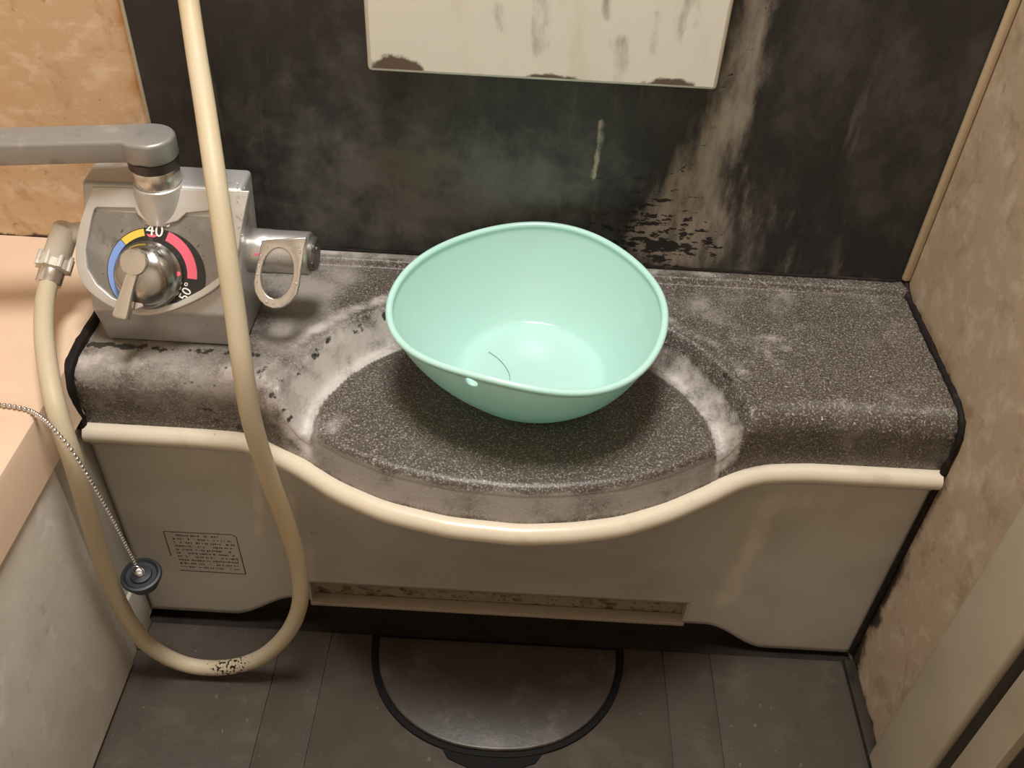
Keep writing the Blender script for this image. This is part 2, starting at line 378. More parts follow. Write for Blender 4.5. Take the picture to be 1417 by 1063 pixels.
obj('door_gasket', box(.668, .6795, -.456, -.4375, .012, 2.0, .002), MT['curb'], dr, label='dark grimy gasket groove')
obj('door_leaf', box(.660, .6795, -.494, -.4565, .014, 2.0, .004), MT['doorframe'], dr)
obj('door_track', box(.668, .6795, -.62, -.4945, .014, 2.0, .002), MT['curb'], dr)

# ------------------------------------------------------------------ counter
CX, CY = .2515, -.25
def ell(x, y, a, b):
    if y < CY: return abs(x-CX)/a
    return math.hypot((x-CX)/a, (y-CY)/b)
def ztop(x, y):
    ro = ell(x, y, .222, .198); ri = ell(x, y, .1945, .170)
    fr = ss(-.205, -.262, y)*ss(.10, .19, abs(x-CX))
    zt = .357-.013*fr                                       # trough
    z = zt
    if ri < 1: z = zt+(.362-zt)*ss(1.0, .972, ri)-.0*ri
    up = ss(.915, 1.03, ro)
    if up > 0: z = z+(H-z)*up
    if y > -.024: z += .0075*ss(-.024, -.019, y)             # back upstand
    return z
def counter_co(u, v):
    x = XL+.001+u*(W-.004-XL)
    yj = yf(x)+.002
    wmid = ss(.232, .200, abs(x-CX))
    rf = .024*(1-wmid)+.010*wmid; sl = .010*wmid
    if v < .78:
        y = -.0045+(yj+rf+sl+.0045)*(v/.78); z = ztop(x, y)
    else:
        ye = yj+rf+sl; ze = ztop(x, ye); hf = min((ze-.328)*(.62 if wmid < .5 else .4), .026*(1-wmid)+.010*wmid)
        if v < .91:
            t = (v-.78)/.13*math.pi/2
            y = ye-rf*math.sin(t); z = ze-hf*(1-math.cos(t))
        else:
            t = (v-.91)/.09; y = yj+sl*(1-t); z = (ze-hf)*(1-t)+.324*t
    return x, y, z
def fn(u, v):
    x, y, z = counter_co(u, v)
    ro = ell(x, y, .222, .198); ri = ell(x, y, .1945, .170)
    n = fbm(x*14, y*14, 3.1)
    side = 1. if x < CX else .0
    trough = ss(.995, 1.01, ri)*(ss(1.06, .97, ro) if side else ss(1.0, .965, ro))*(1 if v < .93 else ss(1, .93, v))
    dep_glint = trough*(1.0 if side else .80)
    dep_glint = max(dep_glint, (.80*side+.52*(1-side))*math.exp(-((ro-1.085)/.055)**2)*ss(-.26, -.12, y) if v < .8 else 0)
    if x < .06: dep_glint = max(dep_glint, .68*math.exp(-((v-.80)/.055)**2)*ss(.03, -.02, -abs(x+.07)+.03))  # left front fillet: highlight painted in together with scale
    if x > .49: dep_glint = max(dep_glint, .30*math.exp(-((v-.80)/.04)**2))  # right front fillet: fainter painted highlight
    dep_glint = max(dep_glint, .60*gauss(.505, -.125, x, y, .045, .035))
    dep_glint = max(dep_glint, .55*math.exp(-((y+.010)/.012)**2) if x < .47 else .30*math.exp(-((y+.010)/.008)**2))
    if side: dep_glint = max(dep_glint, .85*math.exp(-(math.hypot(x-.045, y+.235)/.035)**2))
    tipd = math.hypot(x-.075, (y+.235))
    dep_glint = max(dep_glint, .62*math.exp(-(tipd/.03)**2))
    film = .25+.3*n
    if x < .11: film += .58*ss(.11, .04, x)*(1 if v < .86 else ss(1.02, .86, v))
    if v > .84 and abs(x-CX) < .2: film += .75*ss(.84, .90, v)*ss(1.0, .975, v)
    if v > .9: film += .1
    film += .25*gauss(.47, -.07, x, y, .06, .05)
    if ri < 1 and v < .8: film = .05+.55*ss(.80, .99, ri)*ss(0, -.05, CX-.12-x if x < CX else x-CX-.15)+.15*n
    chip = .35*math.exp(-((y+.014)/.006)**2)*ss(.40, .46, x)
    if x > .49: chip = max(chip, .34*math.exp(-((v-.86)/.03)**2))
    if not side: film -= .5*math.exp(-((ro-1.015)/.028)**2)
    gr = (.56 if not side else .58)*math.exp(-((ro-(1.0 if side else 1.012))/.026)**2)*(1 if v < .8 else 0)
    gr = max(gr, .50*math.exp(-((ro-1.14)/.05)**2)*side*(1 if v < .8 else 0))
    gr = max(gr, .75*math.exp(-((ri-1.0)/.004)**2)*(1 if v < .78 else 0)*.6)
    gr = max(gr, .9*math.exp(-((x-W)/.010)**2), .6*math.exp(-((x-XL)/.008)**2), .8*math.exp(-((v-1)/.012)**2))
    if -.17 < x < .0: gr = max(gr, .8*math.exp(-((y+.181)/.008)**2))
    gr = max(gr, .6*math.exp(-(y+.004)**2/.004**2))
    gr = max(gr, .50*gauss(-.01, -.215, x, y, .05, .02), .55*gauss(.03, -.235, x, y, .03, .015), .45*gauss(.06, -.25, x, y, .04, .03)*(v > .8), .5*(v > .85)*(x < .05)*gauss(-.03, -.22, x, y, .08, .03))
    return (x, y, z), {'deposit_glint': dep_glint, 'film': film, 'chip': chip, 'grime': gr}
ct = empty('washing_counter', (.25, -.11, H), 'dark speckled stone-look washing counter with lens-shaped ledge and white scale', 'counter')
NU, NV = 300, 230
top = grid(NU, NV, fn, ('deposit_glint', 'film', 'chip', 'grime'))
obj('counter_top', top, MT['counter'], ct)
def seal_strip(x, side):
    g_ = .0034 if side == 1 else .0055
    pts = [Vector((x, yy, ztop(min(max(x, XL+.002), W-.006), yy)+.001)) for yy in [-.006-.02*k for k in range(10)]]
    pts += [Vector((x, -.209, H-.003)), Vector((x, -.221, H-.013)), Vector((x, -.2255, H-.03)), Vector((x, -.2255, H-.05)), Vector((x, -.2255, .326))]
    pts = catmull(pts, 5)
    return tube(pts, [g_+.0011*fbm(p.y*90, p.z*90, side) for p in pts], 10)
obj('sealant_bead', seal_strip(W-.003, 1), MT['seal'], ct)
obj('sealant_bead', seal_strip(XL-.001, 2), MT['seal'], ct)
obj('sealant_bead', tube([Vector((XL+.02*k, -.0035, H+.0070)) for k in range(43)], .0030, 8), MT['seal'], ct)
# ------------------------------------------------------------------ front panel under the counter
ap = empty('counter_front_panel', (.25, -.222, 0), 'cream plastic front panel with rolled rim below the dark counter', 'panel')
def zb(x):
    if x < CX: b = .012+.040*ss(-.075, .004, x)
    else: b = .003+.042*ss(.572, .492, x)
    if .021 < x < .468: b = .083
    return b
def face_y(x, z):
    t = min(1, max(0, (z-.083)/(.312-.083)))
    return -.2215+(min(yf(x), -.2215)-.000+.2215)*t**1.35
xs = sorted([XL+.0005+(W-.004-XL)*k/170 for k in range(171)]+[.0209, .0211, .4679, .4681])
vs, fs, streak_sheen, grv = [], [], [], []
NZ = 44
for x in xs:
    b = zb(x)
    for j in range(NZ+1):
        z = b+(.318-b)*j/NZ
        vs.append((x, face_y(x, z), z))
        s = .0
        for (sx, sz0, sz1, wd, am) in ((-.02+.0, .17, .28, .010, .8), (.02, .16, .25, .008, .7), (.515, .09, .27, .02, .65), (.036, .09, .15, .022, .6)):  # right-hand streak paints the highlight where the bulge meets the flat
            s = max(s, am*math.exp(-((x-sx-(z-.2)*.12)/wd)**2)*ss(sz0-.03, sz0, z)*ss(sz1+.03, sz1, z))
        s = max(s, .5*gauss(.56, .27, x, z, .06, .02))  # smooth lighter area beside that highlight, brightness painted in too
        streak_sheen.append(s)
        g = .55*math.exp(-((x-W)/.008)**2)+.55*gauss(.04, .17, x, z, .014, .06)+.35*gauss(.50, .13, x, z, .03, .03)+.5*math.exp(-((z-.318)/.004)**2)
        grv.append(g)
for i in range(len(xs)-1):
    for j in range(NZ):
        a = i*(NZ+1)+j; fs.append((a, a+NZ+1, a+NZ+2, a+1))
me = bpy.data.meshes.new('panel'); me.from_pydata(vs, [], fs)
for nm, d in (('streak', streak_sheen), ('grime', grv)):
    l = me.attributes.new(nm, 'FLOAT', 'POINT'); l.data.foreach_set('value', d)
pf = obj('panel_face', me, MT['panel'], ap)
sm = pf.modifiers.new('thick', 'SOLIDIFY'); sm.thickness = .004; sm.offset = -1
rimpts = [Vector((x, yf(x)-.0015, .3175)) for x in [XL+.001+(W-.0045-XL)*k/150 for k in range(151)]]
obj('rolled_rim', tube(rimpts, .0105, 18), MT['rim'], ap, label='pale rolled rim')
obj('rim_flange', tube([Vector((p.x, p.y+.0035, .3045)) for p in rimpts], .0052, 10), MT['panel'], ap)
bm = bmesh.new(); add_box(bm, .022, .467, -.208, -.200, .044, .088); obj('lower_rail', bm_mesh(bm), MT['rail'], ap, label='brown stained recessed rail')
obj('sealant_bead', tube([Vector((W-.003, -.2255+.0004*fbm(k*.7, 2), .008+.0152*k)) for k in range(21)], .0034, 8), MT['seal'], ap)
rl = obj('rail_lip', box(.0215, .4675, -.2235, -.2085, .0405, .0465, .0012), MT['raillip'], ap)
obj('rail_end', box(.0205, .0235, -.2205, -.2085, .0465, .083), MT['panel'], ap)
obj('rail_end', box(.4655, .4685, -.2205, -.2085, .0465, .083), MT['panel'], ap)
# notice label: border and rows of print
YL = -.2222
cs = [un(*p, 'y', YL) for p in ((226, 735.5), (326, 740.5), (340, 795), (243, 789))]
def bil(u, v): return (cs[0]*(1-u)+cs[1]*u)*(1-v)+(cs[3]*(1-u)+cs[2]*u)*v
bm = bmesh.new()
def quad(bm, a, b, wd):
    d = (b-a); n = Vector((d.z, 0, -d.x)).normalized()*wd/2
    for off in (0,):
        vv = [bm.verts.new(p) for p in (a+n, b+n, b-n, a-n)]; bm.faces.new(vv)
for a, b in (((0, 0), (.95, 0)), ((.95, 0), (1, .06)), ((1, .06), (1, 1)), ((1, 1), (.06, 1)), ((0, 0), (0, .62))): quad(bm, bil(*a), bil(*b), .0011)
pb = obj('notice_label', bm_mesh(bm, auto=False), MT['ink'], ap, False, label='faded notice label outlined in brown')
bm = bmesh.new(); rr = random.Random(7)
for row in range(10):
    v = .08+.09*row; u = .10 if row else .16
    end = .93 if row else .75
    while u < end:
        l = rr.choice((.012, .018, .022, .03)); h = .0011 if rr.random() < .7 else .0017
        if rr.random() < .78:
            quad(bm, bil(u, v+rr.uniform(-.008, .008)), bil(u+l, v+rr.uniform(-.008, .008)), h)
            if rr.random() < .6: quad(bm, bil(u+l*.5, v-.025), bil(u+l*.5, v+.025), .0006)
        u += l+rr.choice((.006, .01, .01, .03))
obj('print', bm_mesh(bm, auto=False), MT['ink'], pb, False, kind='stuff')

# ------------------------------------------------------------------ bowl
BC = (.264, -.152); CR = [0.13209, -0.00406, -0.00448, -0.00109, 0.00084, -0.00197, -0.00215, -1e-05, 0.00153]
CH = [0.45831, -0.0009, -0.00025, -0.00207, 0.00153, 0.00123, 0.00104, 0.00123, -0.00233]
def four(c, th): return c[0]+sum(c[2*k-1]*math.cos(k*th)+c[2*k]*math.sin(k*th) for k in range(1, 5))
ZB = .3625
def bowl_pt(th, t, inner):
    """t 0 = centre of base, .25 = edge of base, 1 = rim"""
    R, Hh = four(CR, th), four(CH, th)
    rb = .077
    thick = .0026
    rimx = BC[0]+math.cos(th)*R, BC[1]+math.sin(th)*R
    bx, by = .2655+math.cos(th)*rb, -.146+math.sin(th)*rb
    if t <= .25:
        k = t/.25
        x = .2655+(bx-.2655)*k; y = -.146+(by+.146)*k; z = ZB+(.0 if k < .9 else 0)
        if inner: x = .2655+(x-.2655)*.955; y = -.146+(y+.146)*.955; z += .004
        else: z += .0015*(1 if k < .82 else 0)
        return Vector((x, y, z))
    k = (t-.25)/.75
    e = k**.92+.10*math.sin(math.pi*k)           # wall bellies out a little
    x = bx+(rimx[0]-bx)*e; y = by+(rimx[1]-by)*e
    z = ZB+(Hh-ZB)*(k**1.04)
    if not inner: z += -.002*math.sin(math.pi*min(1, k*6)) if False else 0
    if inner:
        x -= math.cos(th)*thick*1.15; y -= math.sin(th)*thick*1.15
        z += .004*(1-k)**6
    return Vector((x, y, z))
bm = bmesh.new(); SEG = 128
ts = [.06, .12, .18, .205, .23, .25, .262, .275, .29]+[.29+.71*k/24 for k in range(1, 25)]
prof = []
def rings_for(inner):
    out = []
    for t in ts: out.append([bm.verts.new(bowl_pt(2*math.pi*k/SEG, t, inner)) for k in range(SEG)])
    return out
RO = rings_for(False); RI = rings_for(True)
# rim bead: small outward roll
def bead(ang, rad=.0032):
    ring = []
    for k in range(SEG):
        th = 2*math.pi*k/SEG; p = bowl_pt(th, 1, False); q = bowl_pt(th, 1, True); c = (p+q)/2
        d = Vector((math.cos(th), math.sin(th), 0))
        ring.append(bm.verts.new(c+d*math.cos(ang)*rad*1.1+Vector((0, 0, 1))*math.sin(ang)*rad))
    return ring
beads = [bead(math.radians(a)) for a in (-60, -25, 10, 45, 80, 115, 150, 185, 215)]
seq = RO[:]+beads+RI[::-1]
seq.remove(RO[-1]); seq.remove(RI[-1])
for v in RO[-1]+RI[-1]: bm.verts.remove(v)
co = bm.verts.new(bowl_pt(0, 0, False)); ci = bm.verts.new(bowl_pt(0, 0, True))
for A, B in zip(seq, seq[1:]):
    for k in range(SEG): bm.faces.new((A[k], A[(k+1) % SEG], B[(k+1) % SEG], B[k]))
for k in range(SEG):
    bm.faces.new((co, seq[0][(k+1) % SEG], seq[0][k])); bm.faces.new((ci, seq[-1][k], seq[-1][(k+1) % SEG]))
bmesh.ops.recalc_face_normals(bm, faces=bm.faces)
me = bpy.data.meshes.new('bowl'); bm.to_mesh(me); bm.free()
tmp = bpy.data.objects.new('tmp', me); COL.objects.link(tmp)
# hanging hole through the wall under the rim
best = min((( -math.pi*(.5+.35*(i/400)), .8+.2*j/100) for i in range(400) for j in range(100)),
           key=lambda q: (lambda d: (d.dot(RT)/d.dot(fw)*F+708.5-652)**2+(-d.dot(UP)/d.dot(fw)*F+531.5-529)**2)(bowl_pt(q[0], q[1], False)-CAM))
hp = bowl_pt(best[0], best[1], False); hn = Vector((math.cos(best[0]), math.sin(best[0]), -.15)).normalized()
cut = lathe([(0, -.02), (.0062, -.02), (.0062, .02), (0, .02)], hp, hn, 28)
co_ = bpy.data.objects.new('cut', cut); COL.objects.link(co_)
bo = tmp.modifiers.new('b', 'BOOLEAN'); bo.operation = 'DIFFERENCE'; bo.solver = 'EXACT'; bo.object = co_
me2 = ev_mesh(tmp); bpy.data.objects.remove(tmp); bpy.data.objects.remove(co_)
bowl = obj('bath_bowl', autosmooth(me2, 50), MT['mint'], None, None)
bowl['label'] = 'mint green plastic bath bowl with hanging hole on the dark ledge'; bowl['category'] = 'bowl'
zi = ZB+.0046
hp_ = [un(*p, 'z', zi+.0003) for p in ((676, 487), (688, 495), (699, 507), (705, 519), (706, 531))]
hr = obj('hair_strand', tube(catmull(hp_, 6), .00028, 6), MT['hair'])
hr['label'] = 'thin curved hair lying on the floor of the mint bowl'; hr['category'] = 'hair'

# ------------------------------------------------------------------ mixer tap
fc = empty('mixer_tap', (-.088, -.13, H), 'worn silver deck mixer tap with round temperature dial at counter left end', 'tap')
ZT = .5425
A1 = un(215, 256, 'z', ZT); B1 = un(200, 437, 'y', -.190)
dn = Vector((0, B1.y-A1.y, B1.z-A1.z)).normalized()          # down the sloping face
fn_ = Vector((0, dn.z, -dn.y)).normalized()
if fn_.y > 0: fn_ = -fn_
FO = Vector((-.088, B1.y, B1.z)); FM = frame(FO, fn_)
FI = FM.inverted()
def fp(px, py, off=0.):
    p = FI @ unp(px, py, FO+fn_*off, fn_); return (p.x, p.y)
def fp3(px, py, off=0.): return unp(px, py, FO+fn_*off, fn_)
# body: side profile swept along x
yc = A1.y; th_ = .012
bk = -.088
prof = [(bk, H+.0005), (-.172, H+.0005), (-.1755, H+.03)]
pB = B1-fn_*.009; pA = Vector((0, A1.y, ZT))-fn_*.001
prof += [(pB.y+.004, pB.z+.000), (pA.y, pA.z), (bk, ZT+.0015)]
bm = bmesh.new(); L_ = []; R_ = []
def xr(z, s):
    t = (z-H)/(ZT-H)
    return (-.153-.006*ss(.0, .5, t)) if s < 0 else (-.0175+.007*ss(0, .5, t))
for y, z in prof: L_.append(bm.verts.new((xr(z, -1), y, z))); R_.append(bm.verts.new((xr(z, 1), y, z)))
bm.faces.new(L_); bm.faces.new(R_[::-1])
for i in range(len(prof)): j = (i+1) % len(prof); bm.faces.new((L_[i], R_[i], R_[j], L_[j]))
bmesh.ops.recalc_face_normals(bm, faces=bm.faces)
bmesh.ops.bevel(bm, geom=bm.edges[:], offset=.004, segments=3, profile=.5, affect='EDGES')
obj('tap_body', bm_mesh(bm), MT['body'], fc, None)
# shield-shaped face frame with opening
out_px = [(128, 258), (117, 288), (108, 318), (104, 348), (107, 374), (118, 398), (143, 419), (171, 432), (200, 437), (235, 431), (275, 414), (302, 396), (321, 372), (330, 345), (334, 318), (339, 291), (345, 264)]
in_px = [(134, 287), (186, 288), (190, 297), (202, 307), (223, 312.5), (246, 306), (258, 295), (300, 291), (316, 294), (318, 330), (312, 362), (302, 384), (277, 402), (244, 419), (212, 425), (180, 421), (155, 412), (133, 393), (120, 370), (118.5, 345), (126, 305), (130, 290)]
ol = [Vector((*fp(*p), 0)) for p in out_px]
arc = catmull(ol, 5)
obj('face_frame', plate(FM, [[(p.x, p.y) for p in arc], [fp(*p) for p in in_px]], .012, .0012), MT['frame'], fc, None, label='pale satin face frame')
inner = [fp(*p) for p in in_px]
cxm = sum(p[0] for p in inner)/len(inner); cym = sum(p[1] for p in inner)/len(inner)
M2 = FM @ Matrix.Translation((0, 0, -.0035))
big = [(cxm+(p[0]-cxm)*1.03, cym+(p[1]-cym)*1.03) for p in inner]
obj('dial_face', plate(M2, [big], .004), MT['face'], fc, None, label='recessed worn grey dial face')
DC = fp3(211, 378, -.0035); Dl = FI @ DC
R1 = (fp3(272, 378, -.0035)-DC).length
def ring(a0, a1, ra, rb, n=18):
    """angles clockwise from up, degrees"""
    pts = []
    for k in range(n+1):
        a = math.radians(a0+(a1-a0)*k/n); pts.append((Dl.x+math.sin(a)*rb, Dl.y+math.cos(a)*rb))
    for k in range(n, -1, -1):
        a = math.radians(a0+(a1-a0)*k/n); pts.append((Dl.x+math.sin(a)*ra, Dl.y+math.cos(a)*ra))
    return pts
def offM(z): return FM @ Matrix.Translation((0, 0, -.0035+z))
disc = []
for k in range(64):
    a = 2*math.pi*k/64; rr_ = R1*(1.02+.20*max(0, math.sin(a-.35)))
    def inside(x, y):
        c = False
        for (xa, ya), (xb, yb) in zip(inner, inner[1:]+inner[:1]):
            if (ya > y) != (yb > y) and x < (xb-xa)*(y-ya)/(yb-ya)+xa: c = not c
        return c
    while not inside(Dl.x+math.sin(a)*rr_, Dl.y+math.cos(a)*rr_): rr_ *= .99
    disc.append((Dl.x+math.sin(a)*rr_, Dl.y+math.cos(a)*rr_))
db = obj('dial_disc', plate(offM(.0008), [disc], .001), MT['dialblack'], fc, None, label='black dial disc')
obj('blue_band', plate(offM(.0012), [ring(-128, -45, .84*R1, 1.0*R1)], .0006), MT['blue'], db, None, label='blue cold band')
obj('yellow_band', plate(offM(.0012), [ring(-44, -11, .84*R1, 1.0*R1)], .0006), MT['yellow'], db, None, label='yellow warm band')
obj('red_band', plate(offM(.0012), [ring(22, 95, .80*R1, 1.02*R1)], .0006), MT['red'], db, None, label='pink red hot band')
def tx(a, rad, rot, body, size, name):
    a = math.radians(a); M = offM(.0013) @ Matrix.Translation((Dl.x+math.sin(a)*rad, Dl.y+math.cos(a)*rad, 0)) @ Matrix.Rotation(rot, 4, 'Z')
    obj(name, text_mesh(M, body, size), MT['white'], db, False)
tx(4, .955*R1, -.10, '40', .0165, 'numeral'); tx(19, 1.06*R1, -.15, '\u00b0', .0135, 'degree_mark')
tx(116, .875*R1, math.radians(64), '50\u00b0', .0125, 'numeral')
obj('index_mark', plate(offM(.0013), [[(Dl.x-.0055, Dl.y+R1*.87), (Dl.x+.0065, Dl.y+R1*.86), (Dl.x+.002, Dl.y+R1*.80), (Dl.x-.003, Dl.y+R1*.81)]], .0006), MT['red'], db, None, label='pink index mark')
KC = fp3(206, 381, 0); KR = R1*.70
kn = obj('dial_knob', lathe([(0, -.003), (KR*1.10, -.003), (KR*1.10, .003), (KR*1.04, .005), (KR, .0065), (KR*.97, .011), (KR*.86, .0165), (KR*.68, .0205), (KR*.42, .023), (KR*.2, .024), (0, .0243)], KC, fn_, 48), MT['knob'], fc, None)
obj('knob_mark', lathe([(0, 0), (.0022, 0), (.0022, .0008), (0, .001)], fp3(248, 379, .004)+fn_*.0015, fn_, 12), MT['red'], kn, None, label='pink temperature mark')
LV = [Vector((*fp(p[0], p[1], .026), 0)) for p in ((176, 376), (191, 377), (186, 396), (181, 418), (176, 440), (171, 443), (155, 437), (160, 420), (168, 396))]
lm = FM @ Matrix.Translation((0, 0, .0265))
lvp = [(p.x, p.y) for p in catmull(LV, 3, True)]
lvr = obj('dial_lever', plate(lm, [lvp], .0105, .002), MT['chromewarm'], fc, None)
obj('lever_cap', lathe([(0, -.012), (.0125, -.012), (.0125, -.0008), (.0115, .0005), (0, .0012)], fp3(184, 363, .0265), fn_, 32), MT['chromewarm'], lvr, None)
obj('lever_web', plate(FM @ Matrix.Translation((0, 0, .016)), [[fp(*p, .016) for p in ((176, 392), (192, 405), (199, 424), (188, 429), (170, 430))]], .011, .001), MT['chrome'], lvr, None)
# spout: socket, collar, ring, arm
SP = fp3(222, 307)                                         # lowest point of the socket on the sloping face
AX = Vector((0, SP.y+.0235, 0))
q_ = un(222, 268, 'y', AX.y-.0212); cz = q_.z               # lower edge of the collar
AX.x = un(221, 258, 'y', AX.y).x
obj('spout_socket', lathe([(0, SP.z-.004), (.0255, SP.z-.004), (.0240, cz-.014), (.0228, cz-.001), (.0215, cz), (0, cz)], AX, (0, 0, 1), 44), MT['frame'], fc, None)
obj('spout_collar', lathe([(0, cz), (.0205, cz), (.0212, cz+.0012), (.0212, cz+.015), (.0205, cz+.016), (0, cz+.016)], AX, (0, 0, 1), 44), MT['chromewarm'], fc, None, label='polished collar')
obj('spout_ring', lathe([(0, cz+.016), (.0208, cz+.016), (.0225, cz+.018), (.0225, cz+.026), (0, cz+.026)], AX, (0, 0, 1), 44), MT['spoutdark'], fc, None, label='dark dirty ring')
zs = cz+.026
p0 = un(0, 228, 'z', zs+.002); p1 = un(0, 183, 'z', zs+.02)
yarm = (p0.y+p1.y)/2; ang = math.atan2(yarm-AX.y, p0.x-AX.x)
spl = .36
dirv = Vector((math.cos(ang), math.sin(ang), 0))
def stad(wd, L, r, n=16):
    pts = []
    for k in range(n+1):
        a = math.pi/2-math.pi*k/n; pts.append((r*math.cos(a), r*math.sin(a)))
    # narrow neck then arm
    pts += [(-r*.62, -r*.80), (-r*.9, -wd+.005), (-L, -wd*.95+.005), (-L, wd*.95+.005), (-r*1.0, wd+.0055), (-r*.5, wd+.0065)]
    return pts
SM = frame((AX.x, AX.y, zs+.021), (0, 0, 1), -dirv)
SM = SM @ Matrix.Translation((0, 0, 0))
obj('spout_arm', plate(SM, [stad(.0175, spl, .0235)], .0215, .0035), MT['spout'], fc, None)
# outlet elbow on the left
E0 = un(112, 322, 'y', -.118); E1 = un(95, 321, 'y', -.119); E2 = un(86, 338, 'y', -.126); E3 = un(75, 363, 'y', -.133)
E00 = un(150, 322, 'y', -.115)
bm = bmesh.new(); add_tube(bm, [E00, E0, un(96, 323, 'y', -.119)], [.0115, .0105, .0098], 20)
T0 = un(93, 311, 'y', -.118); T1 = un(77, 360, 'y', -.132); td = (T1-T0).normalized()
lathe([(0, 0), (.0095, 0), (.0118, .002), (.0125, .006), (.0128, (T1-T0).length-.006), (0, (T1-T0).length-.006)], T0, td, 28, bm=bm)
obj('outlet_elbow', bm_mesh(bm), MT['elbow'], fc, None)
# flow lever on the right
SWC = un(340, 346, 'y', -.118); sy, sz = SWC.y, SWC.z
rS = .0215
fl_ = obj('flow_lever', lathe([(0, -.012), (rS, -.012), (rS, 0), (rS*1.005, .001), (rS, .0165), (rS*.985, .017), (rS*.985, .053), (rS*.9, .0545), (0, .0545)], (-.010, sy, sz), (1, 0, 0), 44), MT['satin'], fc, None)
obj('lever_end', lathe([(0, .0535), (.0170, .0535), (.0170, .0585), (.015, .0605), (0, .0605)], (-.010, sy, sz), (1, 0, 0), 36), MT['endcap'], fl_, None)
obj('red_mark', plate(frame((0, 0, 0), (0, -1, 0)) if False else frame(Vector((.000, sy-rS*math.cos(.42)-.0001, sz+rS*math.sin(.42)+.0002)), (0, -math.cos(.42), math.sin(.42))), [[(-.0055, -.0009), (.0055, -.0011), (.0055, .0011), (-.0055, .0009)]], .0006), MT['red'], fl_, None)
HN = Vector((0, -.80, .60)).normalized(); HO = Vector((.03, sy, sz))+HN*(rS+.0006); HM = frame(HO, HN); HI = HM.inverted()
def hpn(p): q = HI @ unp(p[0], p[1], HO, HN); return (q.x, q.y)
z2 = lambda x, y: (310+x/7.086, 290+y/7.086)
oo = [z2(*p) for p in ((365, 300), (345, 420), (318, 540), (298, 640), (286, 720), (300, 810), (345, 890), (405, 945), (480, 972), (570, 962), (650, 910), (715, 830), (735, 740), (752, 600), (772, 480), (790, 360), (806, 270))]
ii = []
for k in range(36):
    a = 2*math.pi*k/36; ii.append(z2(520+math.cos(a)*158-math.sin(a)*22, 625+math.sin(a)*248))
obj('lever_loop', plate(HM, [[hpn(p) for p in oo], [hpn(p) for p in ii]], .0045, .0013), MT['chromewarm'], fl_, None, label='flat loop handle with oval opening')
# water drops on the lever and the sloping face
bm = bmesh.new(); rr = random.Random(3)
for k in range(26):
    x = .006+rr.random()*.05; a = rr.uniform(.1, .95); s = rr.choice((.0008, .0011, .0016))
    if rr.random() < .5: c = Vector((x, sy-rS*math.cos(a), sz+rS*math.sin(a)))
    else:
        q = oo[rr.randrange(1, len(oo)-1)]; c = unp(q[0]+(362+22-q[0])*.12, q[1]+(378-q[1])*.12, HO, HN)
    bmesh.ops.create_uvsphere(bm, u_segments=8, v_segments=6, radius=s, matrix=Matrix.Translation(c))
for k in range(26):
    c = fp3(rr.uniform(328, 341), rr.uniform(250, 330), .0) if k < 18 else fp3(rr.uniform(310, 335), rr.uniform(270, 300), 0)
    bmesh.ops.create_uvsphere(bm, u_segments=8, v_segments=6, radius=rr.choice((.0006, .0009, .0012)), matrix=Matrix.Translation(c))
obj('water_drops', bm_mesh(bm), MT['water'], fc, True, kind='stuff')

# ------------------------------------------------------------------ shower hose
HP = [((77, 360), -.132), ((68, 388), -.150), ((62, 420), -.180), ((61, 465), -.222), ((69, 525), -.268), ((82, 580), -.297), ((105, 650), -.312), ((140, 772), -.310), ((170, 845), -.306), ((205, 892), -.302),
      ((255, 919), -.299), ((310, 924), -.299), ((360, 910), -.299), ((397, 877), -.298), ((415, 835), -.296), ((413, 785), -.294), ((396, 725), -.296), ((372, 660), -.300), ((349, 585), -.303), ((336, 510), -.296),
      ((325, 430), -.276), ((312, 340), -.250), ((298, 245), -.215), ((284, 150), -.165), ((272, 75), -.118), ((261, 0), -.080), ((248, -95), -.055), ((240, -170), -.05)]
hpts = [un(p[0], p[1], 'y', y) for p, y in HP]
sh = empty('shower_hose', tuple(hpts[11]), 'cream shower hose hanging in a loop in front of the tap', 'hose')
path = catmull(hpts[1:], 8)
me = tube(path, .00875, 20)
at = me.attributes.new('mould', 'FLOAT', 'POINT')
mo = un(325, 922, 'y', -.299)
at.data.foreach_set('value', [.62*math.exp(-((v.co-mo).length/.045)**2)*(1 if v.co.z < .06 else 0) for v in me.vertices])
obj('hose', me, MT['hose'], sh)
ax = (hpts[1]-hpts[0]).normalized(); q0 = hpts[0]
bm = bmesh.new(); lathe([(0, -.008), (.0125, -.008), (.0140, -.004), (.0150, .006), (.0150, .010), (.0115, .012), (0, .012)], q0, ax, 32, bm=bm)
Mn = frame(q0, ax)
for k in range(8):
    a = 2*math.pi*k/8; c = Mn @ Vector((math.cos(a)*.0148, math.sin(a)*.0148, .001))
    add_tube(bm, [c-ax*.006, c+ax*.009], .0026, 8)
obj('union_nut', bm_mesh(bm), MT['nut'], sh, None)
obj('ferrule', lathe([(0, .011), (.0118, .011), (.0118, .0245), (.0112, .0255), (0, .0255)], q0, ax, 32), MT['chromewarm'], sh, None, label='steel ferrule')

